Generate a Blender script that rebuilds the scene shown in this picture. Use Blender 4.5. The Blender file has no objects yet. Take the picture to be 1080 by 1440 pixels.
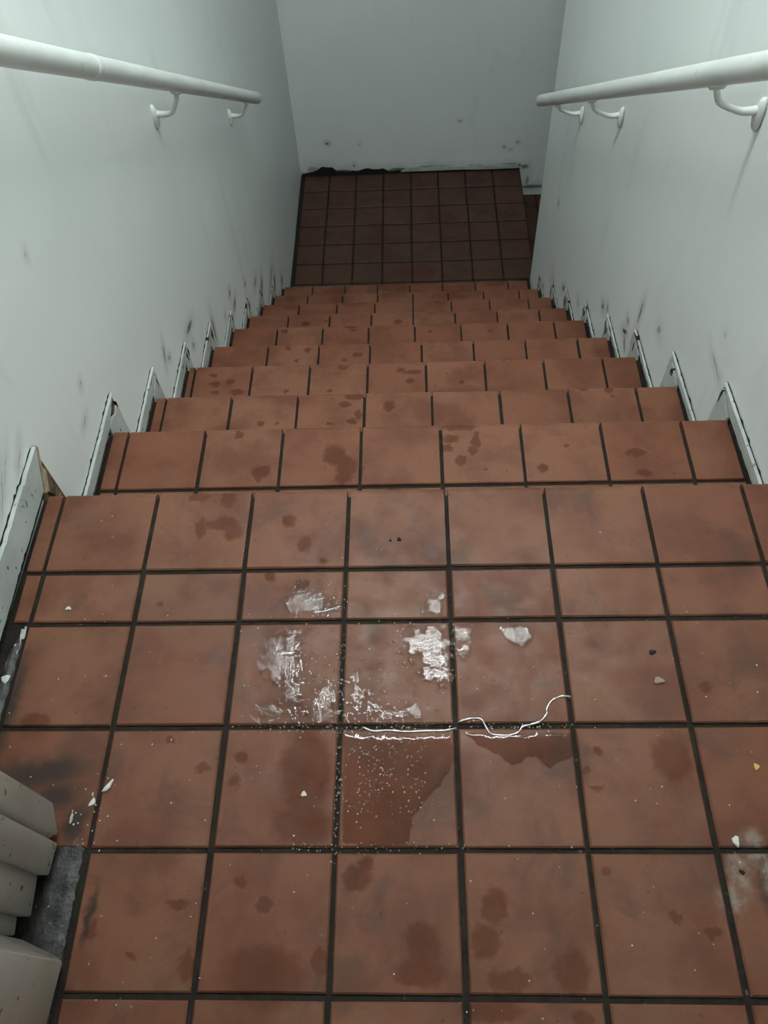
import bpy, bmesh, math, random
from mathutils import Vector, Matrix
random.seed(7)
scene = bpy.context.scene
COL = scene.collection

# ------------------------------------------------------------------ camera
PITCH, YAW, ROLL = 0.9876723, -0.0725732, -0.0767473
cp, sp, cy, sy = math.cos(PITCH), math.sin(PITCH), math.cos(YAW), math.sin(YAW)
fw = Vector((sy*cp, cy*cp, -sp)); rt = Vector((cy, -sy, 0)); upv = rt.cross(fw)
r2 = rt*math.cos(ROLL) + upv*math.sin(ROLL); u2 = -rt*math.sin(ROLL) + upv*math.cos(ROLL)
cd = bpy.data.cameras.new('camera'); cam = bpy.data.objects.new('camera', cd); COL.objects.link(cam)
cd.sensor_fit = 'VERTICAL'; cd.sensor_height = 36; cd.lens = 36*1111.7255/1440; cd.clip_start = 0.02
mw = Matrix((( r2.x, u2.x, -fw.x, 0.589874), (r2.y, u2.y, -fw.y, -0.032581), (r2.z, u2.z, -fw.z, 1.074570), (0, 0, 0, 1)))
cam.matrix_world = mw
scene.camera = cam
# ------------------------------------------------------------------ world, exposure
w = bpy.data.worlds.new('world'); scene.world = w; w.use_nodes = True
w.node_tree.nodes['Background'].inputs[0].default_value = (0.8, 0.95, 1, 1)
w.node_tree.nodes['Background'].inputs[1].default_value = 0.02
vs = scene.view_settings
vs.view_transform = 'Standard'; vs.look = 'None'; vs.gamma = 1; vs.use_curve_mapping = False
vs.exposure = -0.25
LAMP_STRENGTH = 66.0
LAMP_COLOR = (0.955, 1.0, 0.98)
LAMP_POS = (0.57, 1.46, 2.40); LAMP_HALF = (0.54, 0.115)

# ------------------------------------------------------------------ material helpers
class N:
    def __init__(self, name):
        self.m = bpy.data.materials.new(name); self.m.use_nodes = True
        self.t = self.m.node_tree; self.t.nodes.clear()
        self.out = self.n('ShaderNodeOutputMaterial')
        self._pos = None
    def n(self, typ, **kw):
        x = self.t.nodes.new(typ)
        for k, v in kw.items(): setattr(x, k, v)
        return x
    def l(self, a, b): self.t.links.new(a, b)
    def put(self, sock, v):
        if hasattr(v, 'is_linked') or isinstance(v, bpy.types.NodeSocket): self.l(v, sock)
        elif isinstance(v, (tuple, list)) and sock.type == 'RGBA': sock.default_value = (*v[:3], 1)
        else: sock.default_value = v
    def pos(self):
        if self._pos is None: self._pos = self.n('ShaderNodeNewGeometry').outputs['Position']
        return self._pos
    def noise(self, scale, detail=3, rough=.55, vec=None, dist=0, out=0):
        x = self.n('ShaderNodeTexNoise'); self.l(vec or self.pos(), x.inputs['Vector'])
        x.inputs['Scale'].default_value = scale; x.inputs['Detail'].default_value = detail
        x.inputs['Roughness'].default_value = rough; x.inputs['Distortion'].default_value = dist
        return x.outputs[out]
    def ramp(self, v, a, b, lo=0., hi=1., smooth=True):
        x = self.n('ShaderNodeMapRange'); x.interpolation_type = 'SMOOTHSTEP' if smooth else 'LINEAR'
        self.l(v, x.inputs[0])
        for i, q in enumerate((a, b, lo, hi)): x.inputs[i+1].default_value = q
        return x.outputs[0]
    def math(self, op, a, b=0.):
        x = self.n('ShaderNodeMath', operation=op); self.put(x.inputs[0], a); self.put(x.inputs[1], b); return x.outputs[0]
    def mix(self, f, a, b, mode='MIX'):
        x = self.n('ShaderNodeMix', data_type='RGBA', blend_type=mode)
        self.put(x.inputs[0], f); self.put(x.inputs[6], a); self.put(x.inputs[7], b); return x.outputs[2]
    def bump(self, h, strength=.3, dist=.002, normal=None):
        x = self.n('ShaderNodeBump'); x.inputs['Strength'].default_value = strength; x.inputs['Distance'].default_value = dist
        self.l(h, x.inputs['Height'])
        if normal: self.l(normal, x.inputs['Normal'])
        return x.outputs[0]
    def bsdf(self, color, rough=.5, spec=.5, normal=None, metallic=0.):
        b = self.n('ShaderNodeBsdfPrincipled')
        self.put(b.inputs['Base Color'], color); self.put(b.inputs['Roughness'], rough)
        self.put(b.inputs['Specular IOR Level'], spec); b.inputs['Metallic'].default_value = metallic
        if normal: self.l(normal, b.inputs['Normal'])
        self.l(b.outputs[0], self.out.inputs[0]); return b
    def warped(self, scale, amp):
        """world position wobbled by noise, for ragged stain outlines"""
        c = self.noise(scale, 3, .6, out=1)
        s = self.n('ShaderNodeVectorMath', operation='SUBTRACT'); self.l(c, s.inputs[0]); s.inputs[1].default_value = (.5, .5, .5)
        k = self.n('ShaderNodeVectorMath', operation='SCALE'); self.l(s.outputs[0], k.inputs[0]); k.inputs['Scale'].default_value = amp
        a = self.n('ShaderNodeVectorMath', operation='ADD'); self.l(k.outputs[0], a.inputs[0]); self.l(self.pos(), a.inputs[1])
        return a.outputs[0]
    def ellipses(self, lst, vec, plane='xy', edge=(1.1, .75)):
        """union mask of ellipses fixed in the place; lst of (a, b, ra, rb, angle, strength)"""
        acc = None
        for (a, b, ra, rb, ang, st) in lst:
            m = self.n('ShaderNodeMapping', vector_type='TEXTURE'); self.l(vec, m.inputs[0])
            if plane == 'xy': loc, sc, ro = (a, b, 0), (ra, rb, 1000), (0, 0, ang)
            elif plane == 'yz': loc, sc, ro = (0, a, b), (1000, ra, rb), (ang, 0, 0)
            else: loc, sc, ro = (a, 0, b), (ra, 1000, rb), (0, -ang, 0)
            m.inputs[1].default_value = loc; m.inputs[2].default_value = ro; m.inputs[3].default_value = sc
            d = self.n('ShaderNodeVectorMath', operation='LENGTH'); self.l(m.outputs[0], d.inputs[0])
            v = self.ramp(d.outputs['Value'], edge[0], edge[1], 0, st)
            acc = v if acc is None else self.math('MAXIMUM', acc, v)
        return acc

STAINS_AND_SHADE = {
 0:[(0.23,0.709,0.0168,0.0088),(0.28,0.708,0.012,0.0175),(0.24,0.65,0.0094,0.0195),(0.275,0.656,0.0281,0.0125),(0.294,0.639,0.0151,0.0137),(0.385,0.659,0.0105,0.0125),(0.412,0.617,0.0103,0.016),(0.445,0.585,0.0067,0.0065),(0.362,0.559,0.0078,0.0089),(0.413,0.54,0.0099,0.0112),(0.926,0.275,0.0252,0.0301),(0.989,0.374,0.0098,0.0074),(0.048,0.332,0.0205,0.0096),(0.764,0.028,0.0198,0.022),(0.678,0.096,0.0147,0.019),(0.664,0.058,0.0169,0.0182),(0.689,0.018,0.0247,0.0115),(0.59,0.053,0.0212,0.0258),(0.586,0.025,0.0292,0.0161),(0.938,0.069,0.01,0.0077),(0.895,0.084,0.0067,0.0078),(0.823,0.235,0.0092,0.0046),(0.829,0.286,0.0066,0.0058),(0.811,0.259,0.0075,0.0047),(0.818,0.135,0.0061,0.0033),(0.287,0.097,0.0125,0.0048),(0.364,0.124,0.0072,0.0066),(0.396,0.097,0.0088,0.008),(0.308,0.03,0.0094,0.018),(0.393,0.019,0.0405,0.0206),(0.468,0.038,0.0119,0.0149),(0.296,0.264,0.0088,0.0067),(0.246,0.303,0.006,0.004),(0.348,0.278,0.0098,0.0078),(0.342,0.245,0.0077,0.0075),(0.24,0.04,0.0069,0.0046),(0.667,-0.011,0.0365,0.0097),(0.771,-0.017,0.0112,0.0069),(0.186,0.067,0.0079,0.0095),(0.508,0.127,0.0196,0.0131),(0.521,0.144,0.0081,0.01),(0.476,0.484,0.0086,0.0035),(0.196,0.511,0.0055,0.0049)],
 1:[(0.231,0.983,0.0095,0.0094),(0.286,0.89,0.017,0.0141),(0.281,0.874,0.0071,0.0087),(0.43,0.927,0.0228,0.0252),(0.456,0.9,0.0225,0.0247),(0.45,0.87,0.0139,0.0138),(0.485,0.885,0.0056,0.0104),(0.68,0.993,0.0344,0.0093),(0.661,0.962,0.0156,0.0109),(0.654,0.939,0.0127,0.009),(0.714,0.97,0.0071,0.011),(0.713,0.952,0.0085,0.0127),(0.703,0.933,0.0084,0.0125),(0.679,0.907,0.0111,0.0123),(0.726,0.885,0.0041,0.0034),(0.892,0.94,0.0056,0.0054),(0.838,0.886,0.011,0.0104),(1.022,0.92,0.0178,0.0107),(1.029,0.871,0.0135,0.0103),(0.55,0.838,0.0123,0.0067)],
 2:[(0.531,1.203,0.0135,0.0155),(0.451,1.237,0.0256,0.009),(0.426,1.211,0.0136,0.0089),(0.459,1.179,0.0101,0.0131),(0.445,1.16,0.0133,0.0086),(0.23,1.159,0.0084,0.0087),(0.266,1.154,0.0067,0.0043),(0.991,1.246,0.01,0.0091),(1.05,1.239,0.0116,0.0102),(0.393,1.151,0.0083,0.0043),(1.057,1.217,0.0033,0.0033)],
 3:[(0.045,1.448,0.0158,0.0119),(0.088,1.454,0.0119,0.0106),(0.039,1.479,0.01,0.0067),(0.11,1.417,0.0196,0.0104),(0.049,1.416,0.0118,0.0078),(0.556,1.484,0.0137,0.008),(0.587,1.476,0.0233,0.0066),(0.579,1.444,0.0116,0.0091),(0.721,1.435,0.0076,0.0064),(0.244,1.416,0.0097,0.0065),(0.362,1.415,0.0097,0.0051),(0.838,1.515,0.0058,0.0054),(0.395,1.5,0.0158,0.008)],
 4:[(0.199,1.755,0.0101,0.0093),(0.26,1.744,0.0089,0.0093),(0.23,1.699,0.0066,0.0061),(0.419,1.72,0.0155,0.0091),(0.377,1.7,0.0088,0.006)],
 5:[(0.144,2.011,0.0113,0.0106),(0.373,2.027,0.0225,0.0088),(0.384,2.009,0.0124,0.007),(0.858,1.989,0.0097,0.0069),(0.65,1.993,0.0098,0.0069)],
 6:[(0.257,2.246,0.0082,0.0078),(0.181,2.233,0.0165,0.0117),(0.535,2.232,0.0163,0.0116)],
 7:[(0.081,2.52,0.0303,0.0175),(0.71,2.526,0.0238,0.0173),(0.35,2.53,0.05,0.02),(1.02,2.52,0.04,0.03)],
 8:[(0.834,2.777,0.0779,0.0287),(0.27,2.76,0.06,0.03),(0.714,2.763,0.0322,0.0189),(0.51,2.78,0.0649,0.0238),(0.038,2.77,0.0394,0.0191)],
 9:[(0.22,3.01,0.07,0.03),(0.8,3.0,0.08,0.03),(0.498,3.025,0.069,0.0306),(1.0,3.04,0.0488,0.021)],  # last three treads: mould smears, broadened to paint in the light falling off
}
WET = [(0.437,0.254,0.034,0.058),(0.435,0.191,0.038,0.0267),(0.40,0.02,0.05,0.03)]
DUST = [(0.982,0.136,0.0155,0.0269),(1.006,0.165,0.0157,0.0217),(0.966,0.105,0.0186,0.0145),(1.014,0.144,0.0086,0.0342),(0.145,0.15,0.008,0.02)]
GRIME = [(0.06,0.256,0.0539,0.022),(0.105,0.228,0.029,0.022),(0.136,0.191,0.0171,0.0258),(0.004,0.345,0.012,0.0785),(0.092,0.262,0.0393,0.0178),(0.178,0.082,0.0053,0.0327),(1.02,0.101,0.0169,0.0577)]
WL = [(1.407,-0.365,0.0227,0.0051,-2.036,0.8),(1.429,-0.4,0.0058,0.0052,-2.628,0.9),(0.723,0.091,0.0233,0.001,-2.672,0.6),(0.644,0.105,0.0351,0.0009,-2.591,0.6),(1.638,-0.492,0.035,0.0084,2.914,0.8),(1.846,-0.7,0.0471,0.0082,-1.713,0.8),(1.625,-0.55,0.0073,0.0066,-2.636,0.9),(2.125,-0.795,0.011,0.0083,-2.651,0.95),(2.148,-0.867,0.0314,0.0082,-2.946,0.85),(2.003,-0.786,0.012,0.0072,-2.648,0.5),(2.361,-0.955,0.0076,0.0076,-2.659,0.8),(2.621,-1.194,0.0408,0.0158,-2.629,0.9),(2.84,-1.331,0.0989,0.018,-3.057,0.45),(2.892,-1.403,0.0408,0.018,-2.801,0.95),(3.069,-1.545,0.0341,0.018,-3.091,0.8),(0.991,-0.02,0.0047,0.002,-2.61,0.6),(1.027,0.25,0.0048,0.0018,-2.161,0.5),(0.681,0.117,0.0297,0.0009,-2.677,0.4),(0.941,-0.072,0.0133,0.0016,-2.904,0.5),(2.531,-1.089,0.0301,0.011,3.075,0.6)]
WR = [(1.605,-0.45,0.0382,0.0056,-1.59,0.75),(1.675,-0.546,0.009,0.005,-2.422,0.85),(1.677,-0.588,0.0212,0.0065,2.589,0.95),(1.654,-0.613,0.0265,0.0079,-2.42,0.6),(1.606,-0.555,0.0309,0.0088,-1.622,0.55),(1.457,-0.372,0.0163,0.0097,2.502,0.45),(1.915,-0.707,0.0112,0.008,2.528,0.95),(1.867,-0.673,0.0137,0.0057,-2.032,0.7),(2.418,-1.068,0.0101,0.018,-2.368,0.95),(2.766,-1.357,0.0081,0.0128,-2.341,0.95),(2.59,-1.232,0.0492,0.0177,-2.101,0.85),(1.133,-0.166,0.0358,0.0032,-2.984,0.5),(2.724,-0.904,0.0074,0.0105,-2.362,0.6),(0.855,-0.143,0.0047,0.0016,-2.472,0.4),(2.19,-0.939,0.0171,0.0078,-2.383,0.5),(1.151,-0.091,0.0095,0.0091,-2.7,0.15),(1.787,-0.729,0.0316,0.0107,-1.361,0.4)]
WB = [(0.115,-1.549,0.0103,0.0065,0,0.9),(0.26,-1.693,0.0055,0.0059,0,0.9),(0.299,-1.56,0.0041,0.0035,0,0.5),(1.135,-1.608,0.0053,0.0044,0,0.9),(1.173,-1.623,0.0049,0.0035,0,0.7),(1.21,-1.581,0.0057,0.0052,0,0.8),(0.013,-1.712,0.0338,0.023,0,0.5),(0.08,-1.719,0.0423,0.0231,0,0.95),(0.181,-1.732,0.0762,0.0162,0,0.9),(0.35,-1.733,0.1057,0.0139,0,0.85),(0.52,-1.73,0.0591,0.0139,0,0.8),(0.688,-1.732,0.0379,0.0138,0,0.9),(0.751,-1.716,0.1049,0.0092,0,0.5),(0.898,-1.726,0.0756,0.0115,0,0.5),(1.065,-1.723,0.1047,0.0092,0,0.7),(1.169,-1.717,0.0502,0.0069,0,0.8),(1.266,-1.735,0.0251,0.0138,0,0.7),(0.713,-1.723,0.0336,0.0138,0,0.9),(-0.025,-1.743,0.0255,0.014,0,0.8),(0.875,-1.441,0.009,0.004,0.4,0.6),(1.33,-1.87,0.08,0.012,0,0.75),(1.29,-1.83,0.01,0.03,0,0.5)]

TILE_A, TILE_B, TILE_C = (0.176, 0.066, 0.037), (0.198, 0.087, 0.051), (0.124, 0.044, 0.025)
def tile_material(name, stains, grime=(), dust=(), st=.7, dull=0.):
    s = N(name)
    rnd = s.n('ShaderNodeObjectInfo').outputs['Random']
    base = s.mix(rnd, TILE_A, TILE_B)
    big = s.noise(9, 4, .6)
    base = s.mix(s.ramp(big, .40, .66, 0, .9), base, TILE_C)
    base = s.mix(s.ramp(s.noise(6.3, 3, .6, out=0, dist=1.2), .5, .75, 0, .55), base, (0.160, 0.082, 0.052))
    if name.endswith('_0'):
        base = s.mix(s.ramp(s.noise(11, 4, .62, dist=.8), .50, .70, 0, .62), base, (0.078, 0.040, 0.027))
        base = s.mix(s.ramp(s.noise(5.1, 3, .5), .52, .72, 0, .5), base, (0.165, 0.058, 0.026))
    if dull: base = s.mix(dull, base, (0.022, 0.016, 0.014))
    fine = s.noise(260, 2, .6)
    base = s.mix(s.ramp(fine, .35, .75, 0, .22), base, (0.10, 0.045, 0.03))
    rough = s.ramp(s.noise(30, 3), .3, .7, .36, .56)
    wv = s.warped(60, .022)
    if stains:
        m = s.ellipses([(a, b, c*1.05, d*1.05, 0, st) for a, b, c, d in stains], wv, 'xy', (1.3, .7))
        base = s.mix(m, base, (0.072, 0.019, 0.007))
        rough = s.math('ADD', rough, s.math('MULTIPLY', m, .30))
    if grime:
        wg = s.warped(30, .028)
        m = s.ellipses([(a, b, c, d, 0, .88) for a, b, c, d in grime], wg, 'xy', (1.7, .2))
        base = s.mix(m, base, (0.022, 0.019, 0.016))
    if dust:
        wd = s.warped(45, .03)
        m = s.ellipses([(a, b, c, d, 0, .75) for a, b, c, d in dust], wd, 'xy', (1.4, .3))
        m = s.math('MULTIPLY', m, s.ramp(s.noise(70, 4, .7), .35, .6, .25, 1))
        base = s.mix(m, base, (0.24, 0.20, 0.165))
    spk = s.ramp(s.noise(110, 1, .5), .74, .78, 0, .6)
    base = s.mix(spk, base, (0.05, 0.025, 0.018))
    s.bsdf(base, rough, .19, s.bump(s.math('ADD', fine, s.math('MULTIPLY', s.noise(14, 2), 2.)), .07, .002))
    return s.m

def grout_material():
    s = N('dark_grout')
    c = s.mix(s.ramp(s.noise(40, 4, .7), .3, .7), (0.009, 0.007, 0.006), (0.024, 0.018, 0.014))
    c = s.mix(s.ramp(s.noise(7, 3, .6), .45, .65, 0, .7), c, (0.013, 0.014, 0.005))
    c = s.mix(s.ramp(s.noise(140, 2, .5), .70, .76, 0, .4), c, (0.20, 0.18, 0.16))
    s.bsdf(c, .75, .2, s.bump(s.noise(200, 3), .5, .003)); return s.m

def wall_material(name, stains, plane):
    s = N(name)
    c = s.mix(s.ramp(s.noise(1.7, 3, .5), .3, .7), (0.765, 0.818, 0.806), (0.805, 0.852, 0.838))
    st = s.n('ShaderNodeMapping'); s.l(s.pos(), st.inputs[0])
    st.inputs[3].default_value = (6, 6, 1.1)
    smear = s.ramp(s.noise(1.3, 5, .6, vec=st.outputs[0], dist=.4), .56, .78, 0, .15)
    c = s.mix(smear, c, (0.30, 0.335, 0.315))
    c = s.mix(s.ramp(s.noise(34, 1, .4), .79, .81, 0, .7), c, (0.80, 0.86, 0.84))
    if stains:
        m = s.ellipses(stains, s.warped(55, .010), plane, (1.25, .6))
        c = s.mix(m, c, (0.016, 0.017, 0.015))
        soft = s.ellipses([(a, b, ra*1.8+.01, rb*2.5+.01, an, q*.32) for a, b, ra, rb, an, q in stains], s.warped(18, .03), plane, (1.5, .2))
        c = s.mix(soft, c, (0.10, 0.115, 0.105))
    orange = s.noise(130, 2, .5)
    s.bsdf(c, s.ramp(s.noise(3, 2), .3, .7, .40, .52), .5, s.bump(s.math('ADD', orange, s.math('MULTIPLY', s.noise(4, 2), 6)), .10, .002))
    return s.m

def paint_material(name, c1, c2, rough=.42, wear=.0, dirt=(0.05, 0.048, 0.04)):
    s = N(name)
    c = s.mix(s.ramp(s.noise(8, 4, .6), .35, .7), c1, c2)
    if wear:
        c = s.mix(s.ramp(s.noise(70, 1, .4), .735, .75, 0, wear*1.2), c, (0.09, 0.06, 0.035))
        c = s.mix(s.ramp(s.noise(45, 4, .7, dist=.6), .62, .70, 0, wear), c, dirt)
    s.bsdf(c, rough, .5, s.bump(s.noise(90, 3), .14, .002)); return s.m

def water_material(name, tint, bump, rough=.03, scale=160, mixlo=0.):
    s = N(name)
    h = s.math('ADD', s.noise(scale, 3, .6, dist=.5), s.math('MULTIPLY', s.noise(scale*.3, 2, .5), 1.5))
    nrm = s.bump(h, bump, .003)
    tr = s.n('ShaderNodeBsdfTransparent'); s.put(tr.inputs[0], tint)
    gl = s.n('ShaderNodeBsdfGlossy'); gl.inputs['Roughness'].default_value = rough; s.l(nrm, gl.inputs['Normal'])
    fr = s.n('ShaderNodeFresnel'); fr.inputs[0].default_value = 1.34; s.l(nrm, fr.inputs['Normal'])
    mx = s.n('ShaderNodeMixShader'); s.l(s.math('ADD', fr.outputs[0], mixlo), mx.inputs[0]); s.l(tr.outputs[0], mx.inputs[1]); s.l(gl.outputs[0], mx.inputs[2])
    s.l(mx.outputs[0], s.out.inputs[0]); return s.m

def plain(name, c, rough=.6, nz=30, var=.25, bump=.2):
    s = N(name)
    d = tuple(x*(1-var) for x in c)
    s.bsdf(s.mix(s.ramp(s.noise(nz, 4, .6), .35, .7), c, d), rough, .4, s.bump(s.noise(nz*3, 3), bump, .003)); return s.m

M = {}
M['tile'] = {k: tile_material('quarry_tile_row_%d' % k, v+(WET if k == 0 else []), GRIME if k == 0 else (), DUST if k == 0 else (), .62 if k == 0 else .72 if k < 7 else .38, dull=.10 if k == 0 else 0.) for k, v in STAINS_AND_SHADE.items()}
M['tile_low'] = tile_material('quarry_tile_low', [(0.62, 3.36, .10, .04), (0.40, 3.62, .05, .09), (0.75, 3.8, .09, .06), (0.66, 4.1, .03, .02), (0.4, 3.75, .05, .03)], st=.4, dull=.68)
M['grout'] = grout_material()
M['wall_l'] = wall_material('left_wall_paint', WL, 'yz')
M['wall_r'] = wall_material('right_wall_paint', WR, 'yz')
M['wall_b'] = wall_material('far_wall_paint', WB, 'xz')
M['wall'] = wall_material('wall_paint', [], 'xy')
M['rail'] = paint_material('rail_white_paint', (0.62, 0.665, 0.64), (0.70, 0.74, 0.715), .33, .25, (0.40, 0.40, 0.37))
M['board'] = paint_material('board_white_paint', (0.40, 0.44, 0.425), (0.52, 0.565, 0.545), .55, .8, (0.06, 0.06, 0.052))
M['jamb'] = paint_material('frame_cream_paint', (0.82, 0.85, 0.80), (0.70, 0.72, 0.66), .45, .6, (0.20, 0.19, 0.15))
M['black'] = plain('black_mould_and_shade', (0.014, 0.013, 0.012), .85, 60, .5, .6)  # mould and cracks, also the shade painted in behind the baseboards
M['wood'] = plain('bare_brown_board', (0.17, 0.115, 0.072), .8, 50, .55, .4)
M['cream'] = plain('broken_plaster_edge', (0.46, 0.38, 0.27), .8, 60, .3, .3)
M['mortar'] = plain('grimy_mortar', (0.055, 0.055, 0.054), .5, 34, .75, .7)
M['chalk'] = plain('white_filler', (0.50, 0.51, 0.48), .7, 60, .5, .6)
M['water'] = water_material('water', (0.84, 0.78, 0.73), .13, .06, 280, .014)
M['film'] = water_material('water_film', (0.80, 0.64, 0.54), .03, .08, 40)
M['drop'] = water_material('water_drop', (0.85, 0.80, 0.76), .0, .18, 60, .22)
M['bead'] = water_material('water_bead', (0.85, 0.80, 0.76), .1, .28, 90, .60)

# ------------------------------------------------------------------ object helpers
def link(name, mesh, mat=None, parent=None, loc=None):
    o = bpy.data.objects.new(name, mesh); COL.objects.link(o)
    if mat and not mesh.materials: mesh.materials.append(mat)
    if parent: o.parent = parent
    if loc is not None: o.location = loc
    return o
def meshed(name, verts, faces, smooth=False):
    me = bpy.data.meshes.new(name); me.from_pydata([tuple(v) for v in verts], [], faces)
    bm = bmesh.new(); bm.from_mesh(me); bmesh.ops.recalc_face_normals(bm, faces=bm.faces); bm.to_mesh(me); bm.free()
    if smooth:
        for p in me.polygons: p.use_smooth = True
    return me
def tag(o, label=None, cat=None, group=None, kind=None):
    if label: o['label'] = label
    if cat: o['category'] = cat
    if group: o['group'] = group
    if kind: o['kind'] = kind
    return o
def empty(name, loc=(0, 0, 0), parent=None):
    o = bpy.data.objects.new(name, None); COL.objects.link(o); o.location = loc; o.empty_display_size = .1
    if parent: o.parent = parent
    return o
def prism_xy(pts, z0, z1):
    n = len(pts)
    v = [(x, y, z0) for x, y in pts] + [(x, y, z1) for x, y in pts]
    f = [list(range(n)), list(range(n, 2*n))] + [[i, (i+1) % n, n+(i+1) % n, n+i] for i in range(n)]
    return v, f
def prism_gen(A, B):
    n = len(A)
    return list(A)+list(B), [list(range(n)), list(range(n, 2*n))] + [[i, (i+1) % n, n+(i+1) % n, n+i] for i in range(n)]

# ------------------------------------------------------------------ measures of the place (metres)
R = 0.17435; TM = 0.16; J = 0.0036
NY = [0.7232, 1.003, 1.251, 1.5177, 1.7724, 2.0353, 2.2879, 2.5438, 2.7979, 3.0588]
OX = [0.0, 0.0028, -0.007, -0.0152, -0.0232, -0.0431, -0.0476, -0.0472, -0.0469, -0.0605, -0.0472]
ZL = -10*R; YF = 4.24; YE = 3.03
def xl(y): return -.042-.006*(y-1)
def xr(y): return 1.225-.0273*(y-.93)
def tb(k): return max(.0035, .0088-.0006*k)
TOP = 2.5

def tile_mesh(wx, wy, nose=False, th=.012):
    """tile with eased top edges, centred in x and y, top at z=0; a nosing tile has a rounded front (+y)"""
    e = .0022
    a, b = wx/2, wy/2
    if not nose:
        v = [(-a,-b,-th),(a,-b,-th),(a,b,-th),(-a,b,-th),(-a,-b,-e),(a,-b,-e),(a,b,-e),(-a,b,-e),(-a+e,-b+e,0),(a-e,-b+e,0),(a-e,b-e,0),(-a+e,b-e,0)]
        f = [[0,1,2,3],[8,9,10,11]] + [[i,(i+1)%4,4+(i+1)%4,4+i] for i in range(4)] + [[4+i,4+(i+1)%4,8+(i+1)%4,8+i] for i in range(4)]
        return meshed('tile', v, f)
    rr = .011
    prof = [(-b, -th), (-b, -e), (-b+e, 0)]
    for i in range(5):
        t = math.pi/2*(1-i/4); prof.append((b-rr+rr*math.cos(t), -rr+rr*math.sin(t)))
    prof += [(b, -.030), (b-.011, -.030), (b-.011, -th)]
    return meshed('tile', *prism_gen([(-a, y, z) for y, z in prof], [(a, y, z) for y, z in prof]))
_cache = {}
def tile_obj(parent, x0, x1, y0, y1, z, mat, nose=False, jitter=True):
    key = (round(x1-x0, 3), round(y1-y0, 3), nose, mat.name)
    if key not in _cache:
        me = tile_mesh(key[0], key[1], nose); me.materials.append(mat); _cache[key] = me
    o = bpy.data.objects.new('tile', _cache[key]); COL.objects.link(o); o.parent = parent
    o.location = ((x0+x1)/2+random.uniform(-.0006, .0006), (y0+y1)/2+random.uniform(-.0006, .0006), z-random.uniform(0, .0009))
    if jitter: o.rotation_euler = (random.uniform(-.002, .002), random.uniform(-.002, .002), random.uniform(-.003, .003))
    return o
def riser_obj(parent, x0, x1, y, z0, z1, mat):
    key = ('r', round(x1-x0, 3), round(z1-z0, 3), mat.name)
    if key not in _cache:
        me = tile_mesh(key[1], key[2], th=.010); me.materials.append(mat); _cache[key] = me
    o = bpy.data.objects.new('tile', _cache[key]); COL.objects.link(o); o.parent = parent
    o.location = ((x0+x1)/2, y+random.uniform(-.0005, .0005), (z0+z1)/2); o.rotation_euler = (-math.pi/2, 0, 0)
    return o
def columns(ox, lo, hi):
    xs = [lo]; i = -6
    while ox+i*TM < hi:
        x = ox+i*TM
        if x > lo+.014 and x < hi-.014: xs.append(x)
        i += 1
    xs.append(hi)
    out = []
    for i in range(len(xs)-1):
        out.append((xs[i]+(J if i else 0), xs[i+1]-(J if i < len(xs)-2 else 0)))
    return out

# ------------------------------------------------------------------ upper landing floor
ROWS = [-.64, -.48, -.32, -.16, 0, .16, .32, .48, .5693, .7232]
floor_pts = [(-.045, -.66), (1.228, -.66), (xr(.708)-.004, .7085), (xl(.7085)+.004, .7085)]
floor = link('floor', meshed('floor', *prism_xy(floor_pts, -R-.02, -.0050)), M['grout'])
tag(floor, 'upper landing floor of red quarry tiles with dark grout, wet near the stairs', kind='structure')
for i in range(len(ROWS)-1):
    y0, y1 = ROWS[i], ROWS[i+1]; ym = (y0+y1)/2; nose = i == len(ROWS)-2
    if ym < .16: lo = .1605
    elif ym < .48: lo = -.003
    else: lo = xl(ym)+.0125
    hi = xr(ym)-.011
    for (a, b) in columns(0 if ym > 0 else -.001, lo+(J if ym < .48 else 0), hi):
        tile_obj(floor, a, b, y0+J, y1-(0 if nose else J), 0, M['tile'][0], nose)
for (a, b) in columns(0, xl(.7)+.0125, xr(.7)-.011):
    riser_obj(floor, a, b, NY[0]-.0125, -R+.004, -.034, M['tile'][0])
def lumpy(name, pts, z, h, mat, parent, cell=.008, amp=.003, seed=0):
    """a low uneven slab inside an outline, ragged at the rim"""
    rnd = random.Random(seed)
    x0, x1 = min(p[0] for p in pts), max(p[0] for p in pts); y0, y1 = min(p[1] for p in pts), max(p[1] for p in pts)
    nx, ny = max(2, int((x1-x0)/cell)), max(2, int((y1-y0)/cell))
    def inside(x, y):
        c = False
        for i in range(len(pts)):
            (ax, ay), (bx, by) = pts[i], pts[i-1]
            if (ay > y) != (by > y) and x < (bx-ax)*(y-ay)/(by-ay)+ax: c = not c
        return c
    idx, v, f = {}, [], []
    def vert(i, j):
        if (i, j) not in idx:
            x, y = x0+(x1-x0)*i/nx, y0+(y1-y0)*j/ny
            rim = not all(inside(x+dx, y+dy) for dx in (-cell, cell) for dy in (-cell, cell))
            idx[i, j] = len(v); v.append((x+rnd.uniform(-.2, .2)*cell, y+rnd.uniform(-.2, .2)*cell, z-.003 if rim else z+h+rnd.uniform(-amp, amp)))
        return idx[i, j]
    for i in range(nx):
        for j in range(ny):
            if inside(x0+(x1-x0)*(i+.5)/nx, y0+(y1-y0)*(j+.5)/ny):
                f.append([vert(i, j), vert(i+1, j), vert(i+1, j+1), vert(i, j+1)])
    return link(name, meshed(name, v, f, True), mat, parent)
tag(lumpy('mortar_patch', [(.112, -.10), (.155, -.10), (.156, .21), (.10, .215)], -.004, .0025, M['mortar'], floor, .007, .0018, 1), 'grimy grey mortar patch')
lumpy('mortar_patch', [(-.036, .222), (-.004, .222), (-.004, .475), (-.012, .485), (-.024, .45), (-.034, .37)], -.004, .003, M['mortar'], floor, .006, .0018, 2)
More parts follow.
